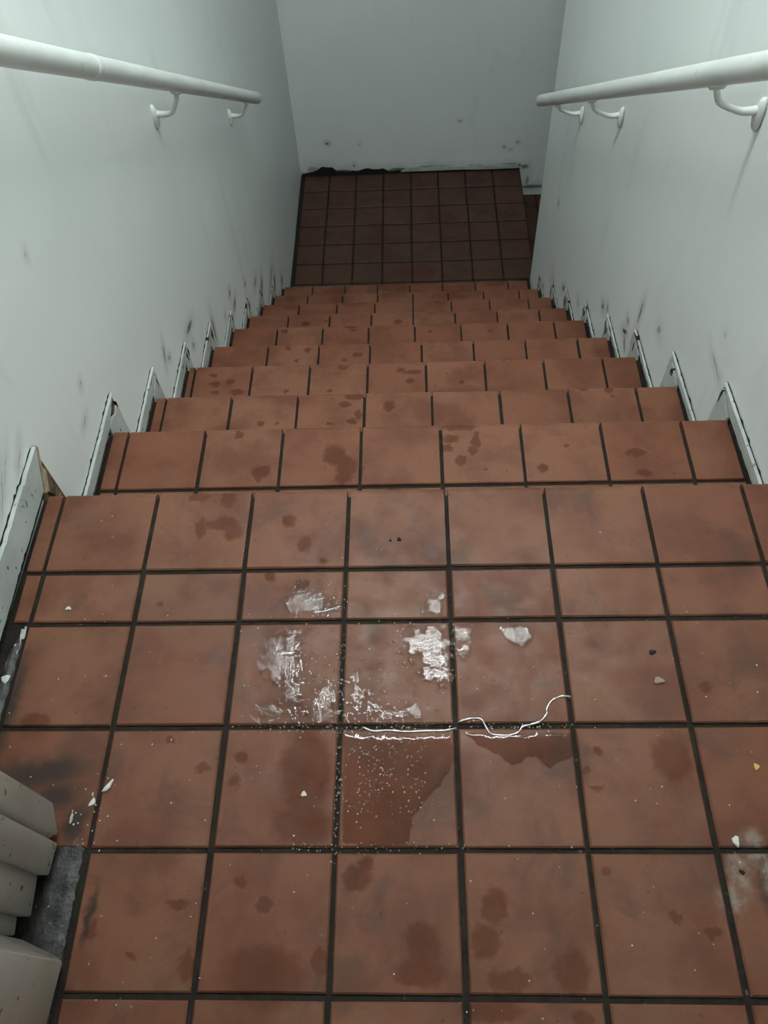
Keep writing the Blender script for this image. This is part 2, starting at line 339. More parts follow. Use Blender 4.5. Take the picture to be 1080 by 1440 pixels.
tag(lumpy('filler_smear', [(.118, .09), (.133, .085), (.136, .115), (.131, .135), (.122, .13)], -.002, .0022, M['chalk'], floor, .005, .001, 3), 'whitish filler smear')
lumpy('filler_smear', [(.120, .165), (.153, .160), (.153, .166), (.123, .172)], -.002, .0032, M['chalk'], floor, .003, .001, 4)
lumpy('filler_smear', [(.122, .185), (.138, .187), (.137, .212), (.128, .222), (.121, .205)], -.002, .0035, M['chalk'], floor, .004, .002, 5)
lumpy('filler_smear', [(-.02, .41), (-.012, .41), (-.003, .475), (-.008, .482)], .000, .003, M['chalk'], floor, .004, .001, 6)

# ------------------------------------------------------------------ staircase
stair = empty('staircase', (0.58, .72, 0))
tag(stair, 'straight stair of red quarry-tiled steps with dark grout, going down between white walls', 'stairs')
for k in range(1, 10):
    y0 = NY[k-1]-.0105; y1 = NY[k]-.0145; z = -k*R
    pts = [(xl(y0)+.002, y0), (xr(y0)-.002, y0), (xr(y1)-.002, y1), (xl(y1)+.002, y1)]
    st = link('step', meshed('step', *prism_xy(pts, z-R-.02, z-.0050)), M['grout'], stair)
    st.matrix_parent_inverse = Matrix.Translation((-.58, -.72, 0))
    yj = NY[k]-.154
    for (a0, b0, nose) in ((y0+.004, yj-J, False), (yj+J, NY[k], True)):
        ym = (a0+b0)/2
        for (a, b) in columns(OX[k], xl(ym)+.0125, xr(ym)-(.011 if k < 3 else .017)):
            tile_obj(st, a, b, a0, b0, z, M['tile'][k], nose)
    for (a, b) in columns(OX[k], xl(y1)+.0125, xr(y1)-.011):
        riser_obj(st, a, b, NY[k]-.0125, z-R+.004, z-.034, M['tile'][k])

# lower landing and the flight that turns off it to the right
lp = [(xl(3.05)+.002, NY[9]-.0105), (1.205, NY[9]-.0105), (1.236, 3.3), (1.236, YF-.002), (xl(YF)+.002, YF-.002)]
low = link('floor', meshed('floor', *prism_xy(lp, ZL-R-.02, ZL-.0030)), M['grout'])
tag(low, 'dim lower landing floor of red quarry tiles at the foot of the stairs', kind='structure')
ly = 3.273
for i in range(-1, 6):
    y0 = NY[9]+.004-.0105 if i < -1 else ly+i*TM
    if i == -1: y0 = NY[9]-.004
    y1 = ly+(i+1)*TM if i < 5 else YF-.012
    if i == -1:
        tile_rows = ((y0, ly-TM-J), (ly-TM+J, ly-J)) if ly-TM-y0 > .02 else ((y0, ly-J),)
    else: tile_rows = ((y0+J, y1-J),)
    for (a0, b0) in tile_rows:
        for (a, b) in columns(OX[10], -.033 if i >= 0 else -.036, 1.233 if i >= 0 else 1.15):
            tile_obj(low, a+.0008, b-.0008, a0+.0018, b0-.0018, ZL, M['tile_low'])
for i in range(2):
    ya, yb = (NY[9]+.03, 3.66) if i == 0 else (3.664, YF-.014)
    lumpy('mould_strip', [(xl(ya)+.003, ya), (-.034, ya), (-.034, yb), (xl(yb)+.003, yb)], ZL-.003, .002, M['black'], low, .006, .001, 31+i)
st2 = empty('staircase', (1.24, 3.7, ZL))
tag(st2, 'dark tiled step dropping away to the right of the lower landing', 'stairs')
for n in range(2):
    x0, x1 = 1.238+n*.27, 1.238+n*.27+.268
    b = link('step', meshed('step', *prism_xy([(x0, 3.16), (x1, 3.16), (x1, YF-.002), (x0, YF-.002)], ZL-(n+2)*R-.02, ZL-(n+1)*R-.005)), M['grout'], st2)
    b.matrix_parent_inverse = Matrix.Translation((-1.24, -3.7, -ZL))
    for (a0, b0) in ((x0+.004, x0+.110-J), (x0+.110+J, x1-.002)):
        for j in range(7):
            y0 = 3.16+j*TM; y1 = min(y0+TM, YF-.008)
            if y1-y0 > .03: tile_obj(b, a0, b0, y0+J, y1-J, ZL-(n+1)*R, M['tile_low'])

# ------------------------------------------------------------------ room shell
def shell(name, v, f, mat, label):
    o = link(name, meshed(name, v, f), mat); tag(o, label, kind='structure'); return o
Y0 = .225
shell('wall_left', *prism_xy([(xl(Y0), Y0), (xl(YF), YF+.1), (-.22, YF+.1), (-.22, Y0)], ZL-.2, TOP), M['wall_l'], 'white painted wall left of the stairs, chipped along its foot')
zb = ZL-.35
rw = [(xr(Y0), Y0), (xr(YE), YE), (1.40, YE), (1.40, Y0)]
rwt = [(xr(Y0), Y0), (xr(YE)+.0, YE+.20), (1.40, YE+.20), (1.40, Y0)]
shell('wall_right', *prism_gen([(x, y, zb) for x, y in rw], [(x, y, TOP) for x, y in rwt]), M['wall_r'], 'white painted wall right of the stairs, ending above the lower landing')
shell('wall_back', *prism_xy([(xl(YF)+.001, YF), (2.4, YF), (2.4, YF+.12), (xl(YF)+.001, YF+.12)], ZL-.6, TOP), M['wall_b'], 'white painted far wall closing the lower landing, mouldy along its foot')
shell('wall_far_right', *prism_xy([(2.4, 2.9), (2.5, 2.9), (2.5, YF+.12), (2.4, YF+.12)], ZL-.6, TOP), M['wall'], 'white wall at the far right end of the lower flight')
shell('wall_side', *prism_xy([(1.402, 2.9), (2.4, 2.9), (2.4, 3.0), (1.402, 3.0)], ZL-.6, TOP), M['wall'], 'white wall beside the lower flight behind the right wall')
shell('wall_front', *prism_xy([(-.22, -1.3), (1.5, -1.3), (1.5, -1.2), (-.22, -1.2)], -.2, TOP), M['wall'], 'white wall behind the viewer')
shell('wall_front_left', *prism_xy([(-.22, -1.2), (-.05, -1.2), (-.05, Y0-.002), (-.22, Y0-.002)], -.2, TOP), M['wall'], 'white wall left of the upper landing')
shell('wall_front_right', *prism_xy([(1.232, -1.2), (1.40, -1.2), (1.40, Y0-.002), (1.232, Y0-.002)], -.2, TOP), M['wall'], 'white wall right of the upper landing')
shell('floor', *prism_xy([(-.22, -1.2), (1.40, -1.2), (1.40, -.662), (-.22, -.662)], -.2, -.002), M['grout'], 'dark floor behind the viewer')
shell('ceiling', *prism_xy([(-.22, -1.3), (2.5, -1.3), (2.5, YF+.12), (-.22, YF+.12)], TOP, TOP+.1), M['wall'], 'white ceiling above the stairs')

# ------------------------------------------------------------------ baseboards that follow the steps
PL = {0:(.042,.074),1:(.066,.040),2:(.052,.046),3:(.040,.052),4:(.042,.058),5:(.036,.050),6:(.052,.050),7:(.048,.055),8:(.066,.036),9:(.03,.04)}
PR = {0:(.05,.042),1:(.060,.038),2:(.078,.030),3:(.070,.028),4:(.064,.030),5:(.056,.030),6:(.074,.026),7:(.058,.034),8:(.066,.024),9:(.03,.03)}
def jag(a, b, rnd, amp, bite=.15, step=.009):
    """points from a towards b (b excluded), nibbled to the left of the travel direction"""
    d = Vector((b[0]-a[0], b[1]-a[1])); L = d.length; n = Vector((-d.y, d.x))/max(L, 1e-6); k = max(1, int(L/step)); out = []
    for i in range(k):
        t = i/k; q = 0
        if i: q = rnd.uniform(-amp*.4, amp) + (rnd.uniform(1.5, 4)*amp if rnd.random() < bite else 0); t += rnd.uniform(-.3, .3)/k
        out.append((a[0]+d.x*t+n.x*q, a[1]+d.y*t+n.y*q))
    return out
def ngon_prism(poly, xin, xout):
    A = [(xin(y), y, z) for y, z in poly]; B = [(xout(y), y, z) for y, z in poly]
    v, f = prism_gen(A, B)
    me = bpy.data.meshes.new('board'); me.from_pydata(v, [], f)
    bm = bmesh.new(); bm.from_mesh(me); bmesh.ops.triangulate(bm, faces=[q for q in bm.faces if len(q.verts) > 4]); bmesh.ops.recalc_face_normals(bm, faces=bm.faces); bm.to_mesh(me); bm.free()
    return me
def skirting(side, name, PK, label, seed):
    rnd = random.Random(seed); sg = 1 if side == 'l' else -1
    wx = xl if side == 'l' else xr
    root = empty(name, (wx(.72), .72, 0)); tag(root, label, kind='structure')
    inv = Matrix.Translation((-wx(.72), -.72, 0))
    def add(nm, poly, t0, t1, mat, lab=None):
        o = link(nm, ngon_prism(poly, lambda y: wx(y)+sg*t0, lambda y: wx(y)+sg*t1), mat, root); o.matrix_parent_inverse = inv
        if lab: o['label'] = lab
        return o
    for k in range(10):
        zk = -k*R; e, h = PK[k]; t = tb(k)
        ys = Y0+.004 if k == 0 else NY[k-1]+PK[k-1][0]+.0012
        yn = NY[k]; rag = .0008 if k < 6 else .0018; bt = .10 if k in (0, 1) else .2
        zb_ = zk+.013
        if k < 9:
            P = [(ys, zk+h), (yn+e, zk+h), (yn-.004, zb_), (ys, zb_)]
        else:
            P = [(ys, zk+h), (yn-.02, zk+h), (yn-.02, zb_), (ys, zb_)]
        # travel clockwise so that the nibbles go into the board
        poly = []
        for i in range(4):
            a, b = P[i], P[(i+1) % 4]
            am = (rag, rag*.5, rag*1.2, .0004)[i]
            poly += [(y, z) for y, z in jag(b, a, rnd, am if k else am*1.2, bt)][::-1] if False else jag(a, b, rnd, -am, bt)
        add('baseboard', poly, .0018 if k < 8 else .001, t, M['board'])
        add('gap_shade', jag((ys, zk+h+.0002), (yn+e*.97 if k < 9 else yn-.02, zk+h+.0002), rnd, .0012, .2)+[(yn+e*.97 if k < 9 else yn-.02, zk+h+.0002), (yn-.006, zk-.004), (ys, zk-.004)], .0002, .0014, M['black'])  # black backing: shade of the gap around the board, put in as colour
        if k < 9:
            h2 = PK[k+1][1]; zn = zk-R
            V = [(yn+e-.001, zk+h-.014), (yn+e-.001, zn+h2), (yn-.011, zn+h2), (yn-.011, zk-.03), (yn-.0005, zb_-.014)]
            if side == 'l' and k == 0:
                add('bare_board', [(yn+e+.001, zk+h), (yn+e+.001, zn+h2), (yn-.011, zn+h2), (yn-.011, zk-.02), (yn-.003, zk+.008)], .0005, .0022, M['wood'], 'bare brown board where the upright is broken away')
                add('splinter', [(yn+.030, zk+.044), (yn+.034, zk+.020), (yn+.012, zk-.014), (yn+.004, zk+.004)], .0022, .0060, M['cream'])
                add('splinter', [(yn+.028, zk+.010), (yn+.031, zk-.018), (yn+.018, zk-.03), (yn+.010, zk-.012)], .0022, .0075, M['wood'])
                add('broken_edge', [(yn+e+.001, zk+h+.001), (yn+e+.003, zk+h-.006), (yn+.001, zk+.003), (yn-.004, zk+.006)], .0018, t+.0012, M['cream'], 'cream broken edge of the board end')
                add('baseboard', jag((yn+.036, zk-.05), (yn+.036, zn+h2), rnd, -.001)+[(yn+.036, zn+h2), (yn-.011, zn+h2), (yn-.011, zk-.05)], .0022, t*.6, M['wood'], 'bare brown stub of the upright')
                continue
            poly = []
            for i in range(len(V)):
                a, b = V[i], V[(i+1) % len(V)]
                am = (rag, .0004, .0004, .0003, rag*.8)[i]
                poly += jag(a, b, rnd, -am, bt)
            if side == 'l' and k == 1:
                add('bare_board', [(yn+e, zk+h), (yn+e, zk+h-.035), (yn+e-.03, zk+h-.045), (yn+e-.022, zk+h-.016)], .0005, .0030, M['wood'], 'bare brown patch at a broken corner')
                V[0] = (yn+e, zk+h-.030); V[4] = (yn+.006, zb_)
                poly = jag(V[0], V[1], rnd, -rag, bt)+[V[1], V[2], V[3], (yn-.001, zb_-.002), (yn+.028, zk+h-.032), (yn+.044, zk+h-.040)]
            add('baseboard', poly, .0018 if k < 8 else .001, t*.85, M['board'])
            for q in range(3 if k < 3 else 5):          # splits and missing flakes of paint
                ya = yn+e-rnd.uniform(.0, .05)-.02*(q > 2); za = zk+h-rnd.uniform(.002, .010)-(ya < yn)*rnd.uniform(0, .012); ln = rnd.uniform(.012, .03)*(1 if k < 3 else 1.5); wd = rnd.uniform(.0010, .0026)*(1 if k < 3 else 2)
                if rnd.random() < .5: sl = [(ya, za), (ya-ln*.5, za-wd*.6), (ya-ln, za-wd*.2), (ya-ln*.45, za+wd)]
                else: sl = [(yn+e*rnd.uniform(.5, .96), zk+h-.012-rnd.uniform(0, .02))]; sl += [(sl[0][0]+wd, sl[0][1]-ln*.5), (sl[0][0]-wd*.4, sl[0][1]-ln), (sl[0][0]-wd, sl[0][1]-ln*.4)]
                add('crack', sl, .001, t+.0005, M['black'] if rnd.random() < .7 else M['wood'])
            add('gap_shade', [(yn+e+.0016, zk+h), (yn+e+.0016, zn+h2), (yn-.011, zn+h2), (yn-.011, zk-.02), (yn-.003, zk+.008)], .0002, .0012, M['black'])  # black sheet painting the shade in the joint around the upright
    return root
skirting('l', 'baseboard_left', PL, 'stepped white baseboard along the left wall, cracked, one corner broken to brown wood', 11)
skirting('r', 'baseboard_right', PR, 'stepped white baseboard along the right wall, cracked and chipped', 23)

# far wall baseboard: white strip, black above and at the left where it has rotted away
bb = empty('baseboard_back', (.6, YF, ZL)); tag(bb, 'low peeling baseboard along the far wall, black with mould at the left', kind='structure')
binv = Matrix.Translation((-.6, -YF, -ZL))
rb = random.Random(5)
def back_piece(nm, poly, y0, y1, mat, lab=None):
    v, f = prism_gen([(x, y0, z) for x, z in poly], [(x, y1, z) for x, z in poly])
    o = link(nm, meshed(nm, v, f), mat, bb); o.matrix_parent_inverse = binv
    if lab: o['label'] = lab
top = [(x/100, ZL+.019+.008*math.sin(x*.21)+rb.uniform(-.006, .008)+(.016 if 6 < x < 16 else 0)) for x in range(124, -6, -3)]
back_piece('mould_strip', [(-.055, ZL-.004), (1.238, ZL-.004)]+top+[(-.055, ZL+.02)], YF-.004, YF-.0005, M['black'], 'black mould along the wall foot')
top = [(x/100, ZL+.031+rb.uniform(-.004, .003)) for x in range(123, 54, -3)]
back_piece('board', [(.535, ZL+.006), (.9, ZL+.007+.002), (1.0, ZL+.005), (1.238, ZL+.006)]+top, YF-.010, YF-.0042, M['board'], 'white peeling strip')

# ------------------------------------------------------------------ handrails
def tube(path, rad, seg=16, cap=True):
    v, f = [], []; n = len(path)
    rads = rad if isinstance(rad, (list, tuple)) else [rad]*n
    for i, p in enumerate(path):
        d = (path[min(i+1, n-1)]-path[max(i-1, 0)]).normalized()
        a = d.cross(Vector((0.03, .02, 1))).normalized() if abs(d.z) < .98 else d.cross(Vector((1, 0, 0))).normalized(); b = d.cross(a)
        for j in range(seg):
            t = 2*math.pi*j/seg; v.append(p+(a*math.cos(t)+b*math.sin(t))*rads[i])
    for i in range(n-1):
        for j in range(seg): f.append([i*seg+j, i*seg+(j+1) % seg, (i+1)*seg+(j+1) % seg, (i+1)*seg+j])
    if cap: f += [list(range(seg)), list(range((n-1)*seg, n*seg))]
    return v, f
def handrail(x_of, y0, y1, z_of, wall_of, sg, brackets, label, collar=None):
    root = empty('handrail', (x_of(y1), y1, z_of(y1))); tag(root, label, 'handrail')
    inv = Matrix.Translation((-x_of(y1), -y1, -z_of(y1)))
    def put(nm, v, f, parent=root, smooth=True, pinv=inv, lab=None):
        o = link(nm, meshed(nm, v, f, smooth), M['rail'], parent); 
        if pinv is not None: o.matrix_parent_inverse = pinv
        if lab: o['label'] = lab
        return o
    rr = .0205
    ax = lambda y: Vector((x_of(y), y, z_of(y)))
    ys = [y0+(y1-y0)*i/30 for i in range(31)]
    path = [ax(y) for y in ys]; dd = (path[-1]-path[-2]).normalized()
    path += [path[-1]+dd*.004, path[-1]+dd*.0065]; rads = [rr]*31+[rr*.93, rr*.78]
    o = put('rail', *tube(path, rads, 28))
    for p in o.data.polygons:
        if len(p.vertices) > 4: p.use_smooth = False
    if collar:
        put('collar', *tube([ax(collar+d) for d in (-.012, -.010, .010, .012)], [rr+.0002, rr+.0011, rr+.0011, rr+.0002], 28), lab='uneven joint in the rail')
    for (yb, zb2) in brackets:
        xw = wall_of(yb); c = Vector((xw, yb, zb2))
        put_o = link('bracket', meshed('bracket', *rosette(c, sg), True), M['rail'], root); put_o.matrix_parent_inverse = inv
        tgt = ax(yb)+Vector((0, 0, -rr*.8)); 
        a = [c+Vector((sg*.008, 0, .004)), c+Vector((sg*.030, 0, .002)), c+Vector((sg*.048, 0, .006)), Vector((tgt.x-sg*.014, yb, c.z+.020)), Vector((tgt.x-sg*.003, yb, c.z+.040)), tgt+Vector((0, 0, -.006)), tgt]
        pts = []
        for i in range(len(a)-1):                       # smooth the arm
            p0, p1, p2, p3 = a[max(i-1, 0)], a[i], a[i+1], a[min(i+2, len(a)-1)]
            for q in range(4):
                t = q/4; pts.append(.5*((2*p1)+(p2-p0)*t+(2*p0-5*p1+4*p2-p3)*t*t+(3*p1-p0-3*p2+p3)*t**3))
        pts.append(a[-1])
        link('arm', meshed('arm', *tube(pts, [.0085-.0025*min(1, i/8) for i in range(len(pts))], 12), True), M['rail'], put_o)
        sd = (ax(yb+.02)-ax(yb-.02)).normalized()
        s0 = ax(yb)+Vector((0, 0, -rr*.98))
        link('saddle', meshed('saddle', *tube([s0-sd*.026, s0-sd*.024, s0+sd*.024, s0+sd*.026], [.004, .0085, .0085, .004], 10), True), M['rail'], put_o)
    return root
def rosette(c, sg):
    """oval wall plate, taller than wide, domed towards the rail"""
    v, f = [], []; seg = 18
    for (o, k) in ((0, 1.0), (.004, 1.0), (.009, .82), (.012, .45)):
        for j in range(seg):
            t = 2*math.pi*j/seg; v.append((c.x+sg*o, c.y+.0135*k*math.cos(t), c.z-.004+.031*k*math.sin(t)))
    for i in range(3):
        for j in range(seg): f.append([i*seg+j, i*seg+(j+1) % seg, (i+1)*seg+(j+1) % seg, (i+1)*seg+j])
    f += [list(range(seg)), list(range(3*seg, 4*seg))]
    return v, f
handrail(lambda y: .030-.006*(y-1), .34, 2.885, lambda y: .539-.593*(y-1.089), xl, 1, [(.80, .628), (1.87, -.003), (2.69, -.482)],
         'white painted round handrail on the left wall, with a ring mark near its upper end', 1.391)
handrail(lambda y: 1.132-.0273*(y-.93), .34, 2.86, lambda y: .470-.590*(y-1.112), xr, -1, [(.52, .742), (1.335, .266), (2.137, -.206), (2.58, -.455)],
         'white painted round handrail on the right wall, with brown specks on its top')

# ------------------------------------------------------------------ door frame at the lower left of the view
df = empty('door_frame', (.1, .1, 0)); tag(df, 'dirty cream door frame with stepped profile at the left edge of the upper landing', 'door frame')
dinv = Matrix.Translation((-.1, -.1, 0))
def upright(nm, pts, z0, z1=2.08, lab=None, taper=0):
    me = meshed(nm, *prism_xy(pts, z0, z1)); bm = bmesh.new(); bm.from_mesh(me)
    bmesh.ops.bevel(bm, geom=[e for e in bm.edges], offset=.0012, segments=2, affect='EDGES'); bm.to_mesh(me); bm.free()
    for p in me.polygons: p.use_smooth = True
    o = link(nm, me, M['jamb'], df); o.matrix_parent_inverse = dinv
    if lab: o['label'] = lab
upright('casing', [(-.048, .216), (.106, .216), (.122, .178), (.106, .168), (-.048, .168)], .012)
upright('stop', [(-.048, .1675), (.108, .1675), (.124, .166), (.122, .128), (-.048, .128)], .012)
upright('jamb', [(-.048, .1275), (.109, .1275), (.112, .081), (-.048, .081)], .014)
upright('inner_jamb', [(-.048, .0805), (.098, .0805), (.100, .060), (-.048, .060)], .020)
upright('front_casing', [(-.048, .058), (.105, .057), (.150, .040), (.161, .034), (.157, -.03), (.154, -.10), (-.048, -.10)], .010)

# ------------------------------------------------------------------ ceiling lamp (out of view above; it lights the stairs and glints in the water)
lamp = empty('ceiling_lamp', (LAMP_POS[0], LAMP_POS[1], TOP)); tag(lamp, 'long white fluorescent ceiling lamp crosswise above the stairs', 'lamp')
linv = Matrix.Translation((-LAMP_POS[0], -LAMP_POS[1], -TOP))
lx, lyy, lz = LAMP_POS; hx, hy = LAMP_HALF
lb = link('housing', meshed('housing', *prism_xy([(lx-hx-.02, lyy-hy-.02), (lx+hx+.02, lyy-hy-.02), (lx+hx+.02, lyy+hy+.02), (lx-hx-.02, lyy+hy+.02)], lz+.02, TOP-.001)), M['wall'], lamp)
lb.matrix_parent_inverse = linv
s = N('lamp_glow'); em = s.n('ShaderNodeEmission'); em.inputs[0].default_value = (*LAMP_COLOR, 1); em.inputs[1].default_value = LAMP_STRENGTH
s.l(em.outputs[0], s.out.inputs[0])
dp = [(lx-hx, lyy-hy), (lx+hx, lyy-hy), (lx+hx, lyy+hy), (lx-hx, lyy+hy)]
ld = link('diffuser', meshed('diffuser', *prism_xy(dp, lz, lz+.019)), s.m, lamp); ld.matrix_parent_inverse = linv

# ------------------------------------------------------------------ water on the landing
from mathutils import noise as mn
def puddle(name, poly, cell, h, mat, label, rag=.006, fill=0., seed=0, z=.0004, freq=85):
    """a ragged film of water: outline wobbled by noise, domed at its rim"""
    x0, x1 = min(p[0] for p in poly)-rag, max(p[0] for p in poly)+rag; y0, y1 = min(p[1] for p in poly)-rag, max(p[1] for p in poly)+rag
    def sd(x, y):
        best = 9; c = False
        for i in range(len(poly)):
            (ax, ay), (bx, by) = poly[i], poly[i-1]
            if (ay > y) != (by > y) and x < (bx-ax)*(y-ay)/(by-ay)+ax: c = not c
            dx, dy = bx-ax, by-ay; t = max(0, min(1, ((x-ax)*dx+(y-ay)*dy)/(dx*dx+dy*dy)))
            best = min(best, math.hypot(x-ax-dx*t, y-ay-dy*t))
        return best if c else -best
    nx, ny = int((x1-x0)/cell)+1, int((y1-y0)/cell)+1
    val = {}
    for i in range(nx+1):
        for j in range(ny+1):
            x, y = x0+i*cell, y0+j*cell
            val[i, j] = sd(x, y)+rag*(mn.fractal(Vector((x*freq, y*freq, seed*3.1)), .8, 2.2, 4)+(.9*mn.noise(Vector((x*freq*3.3, y*freq*3.3, seed*1.7))) if rag > .0055 else 0))+fill
    idx, v, f = {}, [], []
    def vert(i, j):
        if (i, j) not in idx:
            d = max(0., val[i, j]); x, y = x0+i*cell, y0+j*cell
            if val[i, j] < 0:                            # pull rim points onto the outline
                gx = val.get((i+1, j), 0)-val.get((i-1, j), 0); gy = val.get((i, j+1), 0)-val.get((i, j-1), 0); g = math.hypot(gx, gy)
                if g > 1e-6:
                    k = min(cell*.7, -val[i, j]*2*cell/g); x += gx/g*k; y += gy/g*k
            idx[i, j] = len(v); v.append((x, y, z+h*(1-math.exp(-d/.0022))))
        return idx[i, j]
    for i in range(nx):
        for j in range(ny):
            q = [(i, j), (i+1, j), (i+1, j+1), (i, j+1)]
            if sum(val[a] > 0 for a in q) >= 2: f.append([vert(*a) for a in q])
    me = bpy.data.meshes.new(name); me.from_pydata(v, [], f)
    for p in me.polygons: p.use_smooth = True
    o = link(name, me, mat); tag(o, label, 'puddle', 'water spilled on the landing tiles'); return o
PUD = {
 'a':[(0.3553,0.4227),(0.3621,0.4623),(0.3918,0.4642),(0.4178,0.4732),(0.4243,0.4221),(0.4302,0.3947),(0.4254,0.3577),(0.4421,0.3319),(0.4177,0.324),(0.4013,0.3424),(0.3882,0.379),(0.3688,0.3898)],
 'a2':[(0.4325,0.3576),(0.4445,0.3786),(0.4724,0.3944),(0.476,0.3297),(0.4424,0.3258)],
 'b':[(0.554,0.4659),(0.5771,0.4565),(0.593,0.4712),(0.633,0.4685),(0.6362,0.3877),(0.6139,0.3847),(0.6017,0.3827),(0.5941,0.4096),(0.5799,0.4262),(0.5613,0.4431)],
 'c':[(0.6456,0.4706),(0.6686,0.4681),(0.6652,0.442),(0.6566,0.4145),(0.6446,0.42),(0.6507,0.4422)],
 'd':[(0.7115,0.4676),(0.7381,0.4742),(0.7581,0.4648),(0.7585,0.4467),(0.7423,0.4379),(0.7274,0.4447)],
 'e':[(0.3878,0.515),(0.4025,0.5393),(0.4307,0.5266),(0.473,0.5079),(0.4734,0.4984),(0.4327,0.493),(0.4056,0.4945)],
 'f':[(0.5881,0.4946),(0.6067,0.5158),(0.6285,0.5276),(0.6315,0.4882)],
 'g':[(0.36,0.3529),(0.392,0.3579),(0.4063,0.3423),(0.3978,0.3271),(0.3645,0.3283)],
 'h':[(0.4865,0.3997),(0.505,0.3963),(0.5211,0.357),(0.5462,0.3496),(0.5912,0.3566),(0.6006,0.329),(0.5611,0.3252),(0.4891,0.3266)],
 'w1':[(0.4857,0.3096),(0.5611,0.3053),(0.634,0.3069),(0.6363,0.2675),(0.6195,0.2442),(0.5983,0.2215),(0.5794,0.1993),(0.5736,0.1665),(0.5337,0.165),(0.49,0.1681)],
 'w2':[(0.6508,0.3108),(0.697,0.3066),(0.755,0.3083),(0.7946,0.3101),(0.7951,0.2754),(0.7797,0.2717),(0.7615,0.2605),(0.7446,0.2794),(0.7308,0.2738),(0.713,0.2644),(0.6951,0.2796),(0.6692,0.2931)],
 'w3':[(0.3989,0.3101),(0.4729,0.3097),(0.4732,0.2354),(0.4744,0.1681),(0.4152,0.1666),(0.3863,0.1994),(0.3871,0.2541)],
}
puddle('puddle', PUD['a'], .0010, .0010, M['water'], 'ragged glinting puddle left of centre, on the tile below the short bright bead', .022, -.002, 1)
puddle('puddle', PUD['a2'], .0010, .0009, M['water'], 'small broken puddle at the lower right corner of the tile with the large ragged puddle', .018, .000, 2)
puddle('puddle', PUD['b'], .0010, .0010, M['water'], 'brightest white glinting puddle, on the middle tile against its right grout line', .020, .001, 3)
puddle('puddle', PUD['c'], .0010, .0009, M['water'], 'narrow glinting puddle just right of the brightest puddle across the grout line', .009, .001, 4)
puddle('puddle', PUD['d'], .0010, .0008, M['water'], 'pale teardrop puddle on its own at the upper right, right of the brightest puddle', .004, .001, 5)
puddle('puddle', PUD['e'], .0010, .0008, M['water'], 'puddle on the narrow cut tile above the large ragged puddle', .016, .001, 6)
puddle('puddle', PUD['f'], .0010, .0008, M['water'], 'small puddle in the right corner of a narrow cut tile above the brightest puddle', .014, .001, 7)
puddle('puddle', PUD['g'], .0010, .0007, M['water'], 'thin puddle at the lower left corner of the tile with the large ragged puddle', .018, -.001, 8)
puddle('puddle', PUD['h'], .0010, .0007, M['water'], 'thin ragged puddle along the lower left edge of the middle tile', .020, -.003, 9)
puddle('puddle', PUD['w1'], .0022, .0005, M['film'], 'broad dark wet film covering the tile below the brightest puddle', .003, 0, 10)
puddle('puddle', PUD['w2'], .0022, .0005, M['film'], 'dark wet film with a scalloped lower edge, below the winding bead of water', .003, 0, 11)

def bead(name, pts, rad, label):
    P = [Vector((x+random.uniform(-.0012, .0012), y+random.uniform(-.0012, .0012), .0003)) for x, y in pts]; fine = []
    for i in range(len(P)-1):
        p0, p1, p2, p3 = P[max(i-1, 0)], P[i], P[i+1], P[min(i+2, len(P)-1)]
        for q in range(4):
            t = q/4; fine.append(.5*((2*p1)+(p2-p0)*t+(2*p0-5*p1+4*p2-p3)*t*t+(3*p1-p0-3*p2+p3)*t**3))
    fine.append(P[-1]); n = len(fine)
    rads = [rad*(.5+.6*abs(math.sin(i*1.7+.3)*math.cos(i*.61)))*min(1, .35+i*.4, .35+(n-1-i)*.4) for i in range(n)]
    o = link(name, meshed(name, *tube(fine, rads, 10), True), M['bead']); tag(o, label, 'puddle', 'water spilled on the landing tiles')
bead('water_bead', [(0.8027,0.3613),(0.795,0.3624),(0.7848,0.3593),(0.7743,0.3533),(0.7663,0.3431),(0.7655,0.335),(0.7568,0.3261),(0.7418,0.3212),(0.7317,0.3173),(0.7234,0.3104),(0.7067,0.3066),(0.6874,0.3077),(0.6812,0.3166),(0.6741,0.3286),(0.6595,0.3296),(0.6416,0.3237)], .0018, 'long winding bright bead of water right of centre, climbing to the right across a tile')
bead('water_bead', [(0.5119,0.3195),(0.5268,0.3134),(0.5464,0.3153),(0.5709,0.3122),(0.6002,0.314),(0.6246,0.3129),(0.6394,0.3168)], .0019, 'nearly straight bright bead of water along the grout line below the middle tile')
bead('water_bead', [(0.4326,0.4941),(0.4486,0.4975),(0.4646,0.5021),(0.4752,0.5055)], .0016, 'short bright bead of water on the narrow cut tile')
# droplets: too many to count
dv, dfc = [], []
rd = random.Random(3)
def dome(x, y, r, z=.0002):
    b = len(dv)
    for (k, hh) in ((1, 0), (.72, .38), (.3, .55)):
        for j in range(7): 
            t = 2*math.pi*j/7; dv.append((x+r*k*math.cos(t), y+r*k*math.sin(t)*1.05, z+r*hh))
    for i in range(2):
        for j in range(7): dfc.append([b+i*7+j, b+i*7+(j+1) % 7, b+(i+1)*7+(j+1) % 7, b+(i+1)*7+j])
    dfc.append([b+14+j for j in range(7)])
for i in range(230): dome(rd.uniform(.488, .60), rd.uniform(.20, .308)+rd.gauss(0, .006), rd.uniform(.0005, .0017), .0007)
for i in range(90): dome(rd.gauss(.43, .045), rd.gauss(.40, .05), rd.uniform(.0006, .0022))
for i in range(90): dome(rd.gauss(.56, .06), rd.gauss(.385, .05), rd.uniform(.0006, .0022))
for i in range(150): dome(rd.uniform(.33, .80), .319+rd.gauss(0, .004), rd.uniform(.0006, .0018))
for i in range(60): dome(rd.uniform(.42, .66), .163+rd.gauss(0, .004), rd.uniform(.0006, .0016))
for i in range(90): dome(.4805+rd.gauss(0, .003), rd.uniform(.15, .47), rd.uniform(.0006, .0017))
